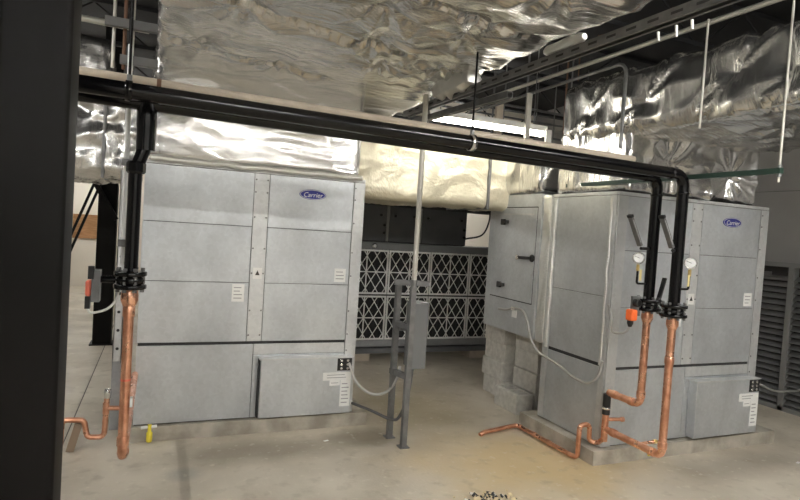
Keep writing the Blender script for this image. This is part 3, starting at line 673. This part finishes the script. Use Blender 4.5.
# foil taped joint between box and unit
jt = foil_box(3.235, 3.32, 4.222, 4.344, .77, 2.12, .012, .02, .012, (8., 8., 1.6), 81.).build('tape_joint', 'foil_tape', ab)
cb = MB().tube(spline([(bx0-.012, 4.92, .985), (bx0-.016, 4.78, 1.0), (bx0-.02, 4.65, 1.03), (bx0-.02, 4.50, 1.03), (bx0-.025, 4.40, .93), (bx0-.03, 4.33, .80), (bx0-.03, 4.20, .70), (bx0-.03, 3.95, .66), (bx0-.03, 3.72, .60), (bx0-.025, 3.55, .60), (bx0-.01, 3.46, .68), (bx0+.0, 3.435, .80)], 8), .011, 8).build('flex_conduit', 'flex')
tag(cb, 'pale flexible conduit sagging from the access box across the side of the unit', 'conduit')
def block_mesh(nm):
    """two-core concrete block .39 x .19 x .19, cores open upward"""
    mb = MB(); L, Wd, H, e = .195, .095, .193, .007; cx = [(-.165, -.018), (.018, .165)]; cy = .062
    xs = [-L+e, cx[0][0], cx[0][1], cx[1][0], cx[1][1], L-e]; ys = [-Wd+e, -cy, cy, Wd-e]
    for z, up in ((0, 0), (H, 1)):
        for i in range(5):
            for j in range(3):
                if j == 1 and i in (1, 3): continue
                f = [(xs[i], ys[j], z), (xs[i+1], ys[j], z), (xs[i+1], ys[j+1], z), (xs[i], ys[j+1], z)]
                mb.add(f, [(0, 1, 2, 3) if up else (3, 2, 1, 0)])
    def wall(a, b, z0=0, z1=H, a2=None, b2=None): mb.add([(*a, z0), (*b, z0), (*(b2 or b), z1), (*(a2 or a), z1)], [(0, 1, 2, 3)])
    c = [(-L, -Wd), (L, -Wd), (L, Wd), (-L, Wd)]; ci = [(-L+e, -Wd+e), (L-e, -Wd+e), (L-e, Wd-e), (-L+e, Wd-e)]
    for i in range(4):
        k = (i+1) % 4
        wall(c[i], c[k], e, H-e); wall(ci[i], ci[k], 0, e, c[i], c[k]); wall(c[i], c[k], H-e, H, ci[i], ci[k])
    for a, b in cx:
        k = [(a, -cy), (a, cy), (b, cy), (b, -cy)]
        for i in range(4): wall(k[i], k[(i+1) % 4])
    bm = bmesh.new()
    for p in mb.v: bm.verts.new(p)
    bm.verts.ensure_lookup_table()
    for f in mb.f: bm.faces.new([bm.verts[i] for i in f])
    bmesh.ops.remove_doubles(bm, verts=bm.verts, dist=.0005)
    me = bpy.data.meshes.new(nm); bm.to_mesh(me); bm.free(); me.materials.append(M['block']); return me
BLK = block_mesh('concrete_block')
ORD = ['bottom', 'second', 'third', 'topmost']
def block(x, y, z, rz, label, grp):
    o = place('concrete_block', BLK, (x, y, z)); o.rotation_euler[2] = rz; tag(o, label, 'concrete block', grp); return o
for k in range(4):
    j = [.010, -.012, .008, -.004][k]
    block(3.565+j, 4.76+j, k*.193, math.pi/2, '%s concrete block in the access box stack that stands against the unit' % ORD[k], 'concrete blocks under the access box')
    block(3.495+j*.7, 5.245-j, k*.193, math.pi/2, '%s concrete block in the access box stack that stands away from the unit' % ORD[k], 'concrete blocks under the access box')
block(3.345, 4.755, 0, math.radians(90), 'single loose concrete block with open cores lying in front of the block stacks', 'concrete blocks under the access box')
# ------------------------------------------------------------------ filter rack and dark cabinet behind
FYY = 6.9
fx0 = 2.16; cw = .605; z0f = .27; ch = .585
rk = thing('filter_rack', (fx0+2*cw, FYY+.2, .0), 'gray steel rack holding rows of air filters between the two units', 'filter rack')
nx = 4
def rb(x0, x1, z0, z1, nm='rail', m='galv_dark', y0=FYY-.012, y1=FYY+.12): MB().box(x0, x1, y0, y1, z0, z1).build(nm, m, rk)
rb(fx0-.06, fx0+nx*cw+.06, .10, .165, 'base_rail', 'box_grey', FYY-.03); rb(fx0-.06, fx0+nx*cw+.06, .185, z0f, 'bottom_rail', 'galv_dark')
rb(fx0-.06, fx0+nx*cw+.06, z0f+2*ch+.012, z0f+2*ch+.105, 'top_rail', 'box_grey', FYY-.03); rb(fx0-.06, fx0+nx*cw+.06, z0f+ch, z0f+ch+.012, 'shelf_rail', 'gap')
rb(fx0-.06, fx0-.002, .165, z0f+2*ch+.012, 'post'); rb(fx0+nx*cw+.002, fx0+nx*cw+.06, .165, z0f+2*ch+.012, 'post')
MB().box(fx0-.06, fx0+nx*cw+.06, FYY+.121, FYY+.6, .165, z0f+2*ch+.105).build('plenum', 'gap', rk)
for xx in (fx0+.15, fx0+.95, fx0+1.9): MB().box(xx, xx+.26, FYY-.02, FYY+.3, 0, .10).build('timber_foot', 'cream_pipe', rk)
MB().lathe((fx0+.38, FYY-.03, z0f+2*ch+.06), (0, -1, 0), [(0, .035), (.02, .035), (.03, .02)], 16).build('knob', 'chrome', rk)
def filter_meshes():
    lat = MB(); hw, hh, y = cw/2-.004, ch/2-.004, 0
    def strip(a, b, wd, yy=-.004): lat.bar((a[0], yy, a[1]), (b[0], yy, b[1]), .003, wd, (0, -1, 0)) if False else lat.obox(((a[0]+b[0])/2, yy, (a[1]+b[1])/2), (b[0]-a[0], 0, b[1]-a[1]), (0, 1, 0), (-(b[1]-a[1]), 0, b[0]-a[0]), math.hypot(b[0]-a[0], b[1]-a[1])/2, .002, wd/2)
    for s_ in (-1, 1):
        strip((-hw, s_*(hh-.012)), (hw, s_*(hh-.012)), .024); strip((s_*(hw-.012), -hh), (s_*(hw-.012), hh), .024)
    strip((-hw, 0), (hw, 0), .014, -.006); strip((0, -hh), (0, hh), .016, -.006)
    st = .135; slope = 1.55
    k = -14
    while k < 15:
        for sg in (-1, 1):
            # line z = sg*slope*(x - k*st)
            xs = []
            for zz in (-hh, hh):
                xs.append((k*st + sg*zz/slope, zz))
            (xa_, za_), (xb_, zb_) = xs
            def clip(x1, z1, x2, z2):
                t0, t1 = 0., 1.; dx = x2-x1
                for lim, s in ((-hw, 1), (hw, -1)):
                    d = s*dx; e = s*(x1-lim)
                    if abs(d) < 1e-9:
                        if e < 0: return None
                        continue
                    t = -e/d
                    if d > 0: t0 = max(t0, t)
                    else: t1 = min(t1, t)
                if t1-t0 < .02: return None
                return (x1+dx*t0, z1+(z2-z1)*t0), (x1+dx*t1, z1+(z2-z1)*t1)
            c = clip(xa_, za_, xb_, zb_)
            if c: strip(c[0], c[1], .011, -.004 - .0015*sg)
        k += 1
    med = MB(); n = 24
    vs = []
    for i in range(n+1):
        x = -hw + 2*hw*i/n; yy = .010 + .014*(i % 2)
        vs += [(x, yy, -hh), (x, yy, hh)]
    med.add(vs, [(2*i, 2*i+2, 2*i+3, 2*i+1) for i in range(n)])
    med.box(-hw, hw, .026, .045, -hh, hh)
    Z = V((0, 0, 0)); return lat.mesh('card_grid', 'card', Z), med.mesh('pleated_media', 'media', Z)
LAT, MED = filter_meshes()
for r in range(2):
    for c in range(nx):
        cx, cz_ = fx0+cw*(c+.5), z0f+ch*(r+.5)+.012*r
        f = thing('air_filter', (cx, FYY, cz_-ch/2), '%s row air filter with white diamond card grid, %s from the single riser unit' % (('lower', 'upper')[r], ('first', 'second', 'third', 'fourth')[c]), 'air filter', 'filters in the %s row of the rack' % ('lower', 'upper')[r])
        place('card_grid', LAT, (cx, FYY, cz_), f); place('pleated_media', MED, (cx, FYY, cz_), f)
dz0, dz1 = z0f+2*ch+.112, 2.03
dc = thing('dark_cabinet', (2.9, FYY+.2, dz0), 'charcoal cabinet with latched doors on top of the filter rack', 'cabinet')
MB().box(2.2, 3.88, FYY+.015, FYY+.5, dz0, dz1).build('cabinet_body', 'gap', dc)
for (xa_, xb_) in ((2.2, 2.70), (2.74, 3.17), (3.21, 3.88)):
    d = MB().box(xa_, xb_, FYY-.01, FYY+.014, dz0+.01, dz1-.01, .004).build('door', 'darkdoor', dc)
    for (qx, qz) in ((xa_+.08, dz1-.13), (xb_-.08, dz1-.13), (xb_-.03, dz0+.12), (xb_-.03, dz0+.22)):
        MB().lathe((qx, FYY-.01, qz), (0, -1, 0), [(0, .02), (.02, .02), (.03, .012)], 10).build('latch', 'black_plastic', d)
for xx in (2.72, 3.19): MB().box(xx-.017, xx+.017, FYY-.005, FYY+.014, dz0+.01, dz1-.01).build('post', 'louver_post', dc)
MB().box(2.2, 4.5, FYY+.0, FYY+.5, dz1+.002, dz1+.14).build('header', 'gap', dc)
o = MB().tube(spline([(4.22, FYY-.05, 2.12), (4.20, FYY-.06, 1.9), (4.10, FYY-.06, 1.72), (3.85, FYY-.05, 1.655)]), .012, 8).build('hanging_cable', 'black_plastic'); tag(o, 'black cable hanging beside the charcoal cabinet in the bright opening', 'cable')
# ------------------------------------------------------------------ strut stand with disconnect
st = thing('strut_stand', (1.85, 4.2, 0), 'dark steel strut stand with conduit rising from it, in the aisle between units', 'strut stand')
A = at(389, 437, Z=0); B = at(403, 447, Z=0)
def chan(p, q, nm, wd=.041, m='strut'):
    """C-shaped strut channel between two points"""
    p, q = V(p), V(q); d = (q-p).normalized(); u = V((0, 0, 1)) if abs(d.z) < .9 else V((0, 1, 0))
    a = d.cross(u).normalized(); b = a.cross(d).normalized(); mb = MB(); h = (q-p).length/2; c = (p+q)/2
    mb.obox(c-b*wd/2, d, a, b, h, wd/2, .0015)
    for s_ in (-1, 1):
        mb.obox(c+a*s_*wd/2, d, a, b, h, .0015, wd/2); mb.obox(c+a*s_*(wd/2-.006)+b*wd/2, d, a, b, h, .006, .0015)
    return mb.build(nm, m, st if nm != 'rail' else None)
A = V((A.x, A.y, 0)); B = V((B.x, B.y, 0)); HT = 1.27
C2 = A + V((.27, .05, 0))
chan(A, A+V((0, 0, HT)), 'post'); chan(B+V((.0, 0, 0)), B+V((0, 0, HT+.01)), 'post')
D = (A+B)/2
chan(A+V((-.03, .02, HT+.02)), A+V((.26, -.03, HT+.015)), 'crossbar')
chan(A+V((0, .04, .55)), B+V((.02, .03, .55)), 'crossbar'); chan(A+V((0, .04, .95)), B+V((.02, .03, .95)), 'crossbar')
for q in (A, B): MB().box(q.x-.04, q.x+.04, q.y-.04, q.y+.04, 0, .008).build('foot_plate', 'strut', st)
MB().tube([(B.x+.03, B.y+.06, HT+.03), (B.x+.03, B.y+.06, 2.80)], .021, 14).build('conduit', 'strut_light', st)
MB().cyl((B.x+.03, B.y+.06, HT), (B.x+.03, B.y+.06, HT+.06), .028, 8).build('conduit_fitting', 'strut', st)
db = thing('disconnect_box', (B.x+.12, B.y+.1, .62), 'gray electrical disconnect box on the back of the strut stand', 'electrical box')
MB().box(B.x+.065, B.x+.19, B.y+.08, B.y+.25, .60, 1.13, .006).build('box', 'box_grey', db)
MB().box(B.x+.06, B.x+.195, B.y+.075, B.y+.255, 1.13, 1.14).build('box_lid', 'box_grey', db)
MB().box(B.x-.02, B.x+.065, B.y+.16, B.y+.19, .9, .94).build('mounting_arm', 'strut', db)
MB().bar((B.x+.055, B.y+.10, .8), (B.x+.055, B.y+.10, 1.0), .02, .03).build('switch_lever', 'black_plastic', db)
o = MB().tube(spline([at(349, 363, Y=4.55), at(357, 383, Y=4.45), at(372, 394, Y=4.35), at(388, 391, Y=4.3), at(398, 376, Y=4.28), at(400, 366, Y=4.28)]), .012, 8).build('flex_conduit', 'flex'); tag(o, 'gray flexible conduit looping from the control box to the strut stand', 'conduit')
o = MB().tube(spline([at(352, 403, Y=4.62), at(372, 411, Y=4.4), at(390, 419, Y=4.28), at(399, 417, Y=4.22), at(408, 395, Y=4.2), at(413, 366, Y=4.2)]), .013, 8).build('flex_conduit', 'flex_dark'); tag(o, 'dark flexible conduit running low from the unit pad to the strut stand', 'conduit')
q = at(351, 403, Y=4.62); o = MB().lathe(q+V((-.04, .02, 0)), (1, 0, 0), [(0, .022), (.03, .026), (.05, .02), (.06, .014)], 12).build('conduit_connector', 'white'); tag(o, 'small white connector at the lower corner of the single riser unit', 'connector')
# ------------------------------------------------------------------ louver bank, cable at right wall
lv = thing('louver_bank', (6.42, 4.3, 0), 'dark gray slatted louver bank standing against the gray wall', 'louver')
ly0, ly1, lz1 = 2.6, 6.6, 1.585
MB().box(6.47, 6.499, ly0, ly1, 0, lz1).build('back_panel', 'gap', lv)
posts = [2.6, 3.35, 4.08, 4.81, 5.54, 6.57]
for yy in posts: MB().box(6.385, 6.47, yy-.03, yy+.03, 0, lz1).build('post', 'louver_post', lv)
MB().box(6.385, 6.47, ly0, ly1, lz1-.002, lz1+.05).build('top_rail', 'louver_post', lv); MB().box(6.385, 6.47, ly0, ly1, 0, .05).build('bottom_rail', 'louver_post', lv)
for i in range(len(posts)-1):
    ya, yb = posts[i]+.031, posts[i+1]-.031
    n = 21; me = MB().obox((0, 0, 0), (0, 1, 0), (-.75, 0, -.66), (-.66, 0, .75), (yb-ya)/2, .036, .003).mesh('slat', 'louver', V((0, 0, 0)))
    for k in range(n): place('slat', me, (6.425, (ya+yb)/2, .10+k*(lz1-.16)/n), lv)
MB().box(6.392, 6.397, 4.30, 4.42, 1.47, 1.52).build('name_plate', 'strut', lv)
q0 = at(753, 382, Y=3.4)
o = MB().tube(spline([(4.975, 3.44, .57), at(763, 386, Y=3.55), at(775, 391, Y=3.65), at(788, 391, Y=3.75), at(805, 386, Y=3.85), (6.39, 3.6, .85)]), .010, 8).build('flex_conduit', 'flex'); tag(o, 'pale flexible conduit hanging between the unit and the louver bank', 'conduit')
# ------------------------------------------------------------------ green strut, hangers, overhead steel
gs = thing('support_rail', (3.315, 3.2, 2.2), 'dark green support rail hung by a thin rod beside the black elbows', 'rail')
MB().box(3.296, 3.326, 2.22, 4.12, 2.19, 2.222).build('rail', 'green', gs)
MB().cyl((3.312, 2.235, 2.14), (3.312, 2.235, 3.3), .007, 8).build('hanger_rod', 'strut_light', gs)
MB().cyl((3.312, 2.235, 2.222), (3.312, 2.235, 2.24), .014, 6).build('nut', 'strut', gs); MB().cyl((3.312, 2.235, 2.17), (3.312, 2.235, 2.19), .014, 6).build('nut', 'strut', gs)
def channel_rail(name, p, q, wd, h, m, label, cat, slots=0):
    t = thing(name, ((p[0]+q[0])/2, (p[1]+q[1])/2, p[2]), label, cat)
    p, q = V(p), V(q); d = (q-p).normalized(); a = d.cross(V((0, 0, 1))).normalized(); b = a.cross(d); mb = MB(); L = (q-p).length/2; c = (p+q)/2
    mb.obox(c+b*h/2, d, a, b, L, wd/2, .002)
    for s_ in (-1, 1): mb.obox(c+a*s_*wd/2, d, a, b, L, .002, h/2); mb.obox(c+a*s_*(wd/2-.007)-b*h/2, d, a, b, L, .007, .002)
    mb.build('channel', m, t)
    for k in range(slots):
        f = p + d*(.15+k*(2*L-.3)/max(1, slots-1)) + a*(wd/2+.0025)
        MB().obox(f, d, a, b, .03, .0006, .006).build('slot', 'gap', t)
    return t
tz = channel_rail('trapeze_strut', (1.93, 4.62, 2.73), (2.05, 1.2, 2.73), .06, .045, 'strut', 'long slotted steel strut slung under the edge of the huge foil duct', 'strut', 26)
for (yy) in (4.56, 1.4): MB().cyl((2.13, yy, 2.70), (2.13, yy, 4.095), .008, 8).build('threaded_rod', 'strut', tz)
MB().lathe((1.985, 2.42, 2.785), (-.02, 1, .0), [(0, .018), (.03, .03), (.12, .033), (.2, .028), (.29, .03), (.32, .016)], 10).build('wrapped_fitting', 'foil_tape', tz)
for (yy, zz) in ((2.0, 2.66), (1.9, 2.65), (1.82, 2.66)): MB().bar((2.055, yy, 2.70), (2.06, yy, zz), .012, .006).build('cable_tie', 'white', tz)
for k in range(2): 
    o = MB().tube(spline([(2.06+k*.025, 2.4, 2.79), (2.07+k*.025, 2.1, 2.77), (2.08+k*.025, 1.8, 2.78), (2.10+k*.025, 1.3, 2.79)]), .009, 8).build('refrigerant_line', 'rust'); tag(o, 'thin reddish line lying along the long slotted strut', 'pipe', 'reddish lines on the strut')
pc = foil_box(1.88, 1.94, 3.45, 3.95, 2.765, 2.82, .02, .02, .03, (6, 6, 6), 91., crumple=1.3).build('torn_foil', 'foil_tape', big)
# second shorter strut over the strip light and its drop hanger
channel_rail('trapeze_strut', (1.98, 4.55, 2.66), (2.09, 3.25, 2.66), .045, .04, 'strut', 'short steel strut tucked below the long slotted strut', 'strut', 0)
# strip light
def strip_light(cx, cy, cz_, L, ax, label, em='lamp', rods=True, group=None):
    t = thing('strip_light', (cx, cy, cz_), label, 'light', group)
    d = V((1, 0, 0)) if ax == 'x' else V((0, 1, 0)); a = V((0, 1, 0)) if ax == 'x' else V((1, 0, 0)); c = V((cx, cy, cz_)); up = V((0, 0, 1))
    MB().obox(c+up*.035, d, a, up, L/2, .05, .025).build('housing', 'lamp_body', t)
    for s_ in (-1, 1): MB().obox(c+d*s_*(L/2-.012), d, a, up, .012, .045, .035).build('end_cap', 'lamp_body', t)
    for s_ in (-1, 1): MB().tube([c-d*(L/2-.03)+a*s_*.024-up*.012, c+d*(L/2-.03)+a*s_*.024-up*.012], .016, 12).build('lamp_tube', em, t)
    if rods:
        for s_ in (-.4, .4): MB().cyl(c+d*s_*L+up*.06, V((cx, cy, 4.095))+d*s_*L, .005, 6).build('hanger_rod', 'strut', t)
    return t
sl = strip_light(2.64, 4.42, 2.70, 1.20, 'x', 'lit fluorescent strip light hanging between the ducts above the yellowish cross duct', 'lamp_dim')
p_ = at(513, 135, Y=4.38); q_ = at(520, 75, Y=4.38)
MB().box(2.98, 3.03, 4.34, 4.36, 2.56, 3.02).build('strut_hanger', 'strut_light', sl)
MB().box(3.20, 3.26, 4.33, 4.345, 2.60, 2.72).build('bracket', 'lamp_body', sl)
# unseen strip lights added in rows outside the frame to brighten the room
grp = 'added unseen ceiling strip lights'
k = 0
for (x, y, z, L, ax) in ((2.68, .9, 3.05, 1.3, 'x'), (-1.5, -1.0, 3.15, 1.3, 'x'), (.8, -1.0, 3.15, 1.3, 'x'), (3.1, -1.0, 3.15, 1.3, 'x'),
                         (-1.5, -3.6, 3.15, 1.3, 'x'), (1.0, -3.6, 3.15, 1.3, 'x'), (3.5, -3.6, 3.15, 1.3, 'x'), (-1.9, 3.2, 3.2, 1.3, 'y'), (-2.2, 7.6, 3.3, 1.3, 'y'), (-2.4, 11.6, 3.3, 1.3, 'y'), (4.4, 8.35, 3.2, 1.3, 'x'), (-1.2, 13.0, 3.3, 1.3, 'x'), (5.6, .8, 3.1, 1.3, 'y')):
    strip_light(x, y, z, L, ax, 'unseen fluorescent strip light added under the dark ceiling to brighten the room', group=grp)
# conduits and rods in the dark above
def run(name, pts, r, m, label, cat, fillet=.0, group=None):
    o = MB().tube(pts, r, 10, fillet).build(name, m); tag(o, label, cat, group); return o
a_ = at(627, 62, X=3.2); run('conduit', [(3.2, 7.5, a_.z), (3.2, a_.y, a_.z), (3.2, a_.y-.0, 2.45)], .014, 'strut', 'gray conduit bending down along the foil duct over the double riser unit', 'conduit', .09)
b_ = at(700, 28, X=3.35); run('conduit', [(3.35, 6.5, b_.z+.05), (3.35, 1.2, b_.z)], .018, 'strut_light', 'straight pale conduit running above the foil duct over the double riser unit', 'conduit')
ra = at(705, 60, X=3.26)
o = MB().cyl((3.262, ra.y, 2.52), (3.262, ra.y, b_.z), .007, 8).build('threaded_rod', 'strut_light'); tag(o, 'thin rod passing down the face of the foil duct from the pale conduit', 'rod')
for (x, m, r, yy) in ((505, 'strut', .008, 5.6), (527, 'strut', .010, 5.2), (556, 'strut', .007, 6.2), (566, 'rust', .010, 5.4), (571, 'strut', .009, 5.45), (577, 'rust', .008, 5.9), (587, 'strut', .007, 6.4), (494, 'strut', .012, 5.9), (538, 'strut', .006, 6.6)):
    q = at(x, 95, Y=yy)
    o = MB().cyl((q.x, yy, 2.57 if yy < 5.75 and q.x < 3.3 else 2.3), (q.x, yy, 4.095), r, 8).build('hanger_rod', m)
    tag(o, ('rusty brown' if m == 'rust' else 'gray') + ' hanger rod dropping from the dark ceiling behind the strip light', 'rod', 'hanger rods behind the strip light')
for (za, xa_, ya) in ((3.35, 2.4, 6.0), (3.2, 2.6, 6.8), (3.6, 2.3, 7.6)):
    run('conduit', [(xa_-.4, ya, za), (6.5, ya+.2, za)], .016, 'strut', 'gray conduit crossing the dark space high above the filter rack', 'conduit', 0, 'conduits above the filter rack')
wb = at(499, 113, Y=5.4); o = MB().box(wb.x-.04, wb.x+.04, 5.38, 5.42, 2.57, wb.z+.12).build('timber_upright', 'cream_pipe'); tag(o, 'short pale upright on top of the yellowish cross duct', 'upright')
# left trapeze bars and rods between column and big duct
tb = thing('trapeze_hanger', (-.24, 4.5, 2.8), 'two level gray trapeze bars on rods beside the huge foil duct', 'hanger')
for (pa, pb) in (((105, 20), (158, 31)), ((120, 59), (158, 64))):
    a = at(*pa, Y=4.45); b = at(*pb, Y=4.45); b.z = a.z; chan_ = MB().bar(a, b, .04, .06); chan_.build('bar', 'louver', tb)
for px in (115, 126, 134): 
    q = at(px, 10, Y=4.5); MB().cyl((q.x, 4.5, 2.72), (q.x, 4.5, 4.095), .012, 8).build('rod', 'strut_light' if px != 126 else 'rust', tb)
MB().cyl((at(130, 40, Y=4.3).x, 4.3, 2.3), (at(130, 40, Y=4.3).x, 4.3, 4.095), .010, 8).build('rod', 'black_matt', tb)
run('conduit', [(-3, 5.0, 3.2), (-.15, 5.0, 3.16)], .025, 'strut_light', 'pale pipe crossing above the small high foil duct', 'pipe')
# ------------------------------------------------------------------ debris
def debris(m, n, seed, smin, smax):
    rnd = random.Random(seed); mb = MB(); c = at(487, 500, Z=0)
    for k in range(n):
        a = rnd.uniform(0, 6.28); r = abs(rnd.gauss(0, .5)); x = c.x + math.cos(a)*r*.26; y = c.y + math.sin(a)*r*.11
        s_ = rnd.uniform(smin, smax); ax = V((rnd.uniform(-1, 1), rnd.uniform(-1, 1), rnd.uniform(-.3, .3))).normalized(); ay = ax.orthogonal().normalized(); az = ax.cross(ay)
        mb.obox((x, y, s_*.4+rnd.uniform(0, .02)), ax, ay, az, s_, s_*rnd.uniform(.3, .8), s_*rnd.uniform(.2, .5))
    return mb
dbp = debris('debris_l', 70, 3, .006, .016).build('debris_pile', 'debris_l', base=True); tag(dbp, 'small pile of pale and black debris scraps on the concrete floor', 'debris'); dbp['kind'] = 'stuff'
o = debris('debris_d', 45, 5, .006, .016).build('dark_scraps', 'debris_d', dbp); o['kind'] = 'stuff'
o = debris('debris_w', 25, 9, .005, .012).build('white_scraps', 'debris_w', dbp); o['kind'] = 'stuff'
for (px, py, s_) in ((682, 452, .02), (798, 463, .025), (326, 441, .02)):
    q = at(px, py, Z=0); o = MB().obox((q.x, q.y, .003), (1, .3, 0), (-.3, 1, 0), (0, 0, 1), s_, s_*.4, .002).build('paper_scrap', 'paper'); tag(o, 'tiny white paper scrap lying flat on the concrete floor', 'scrap', 'paper scraps on the floor')
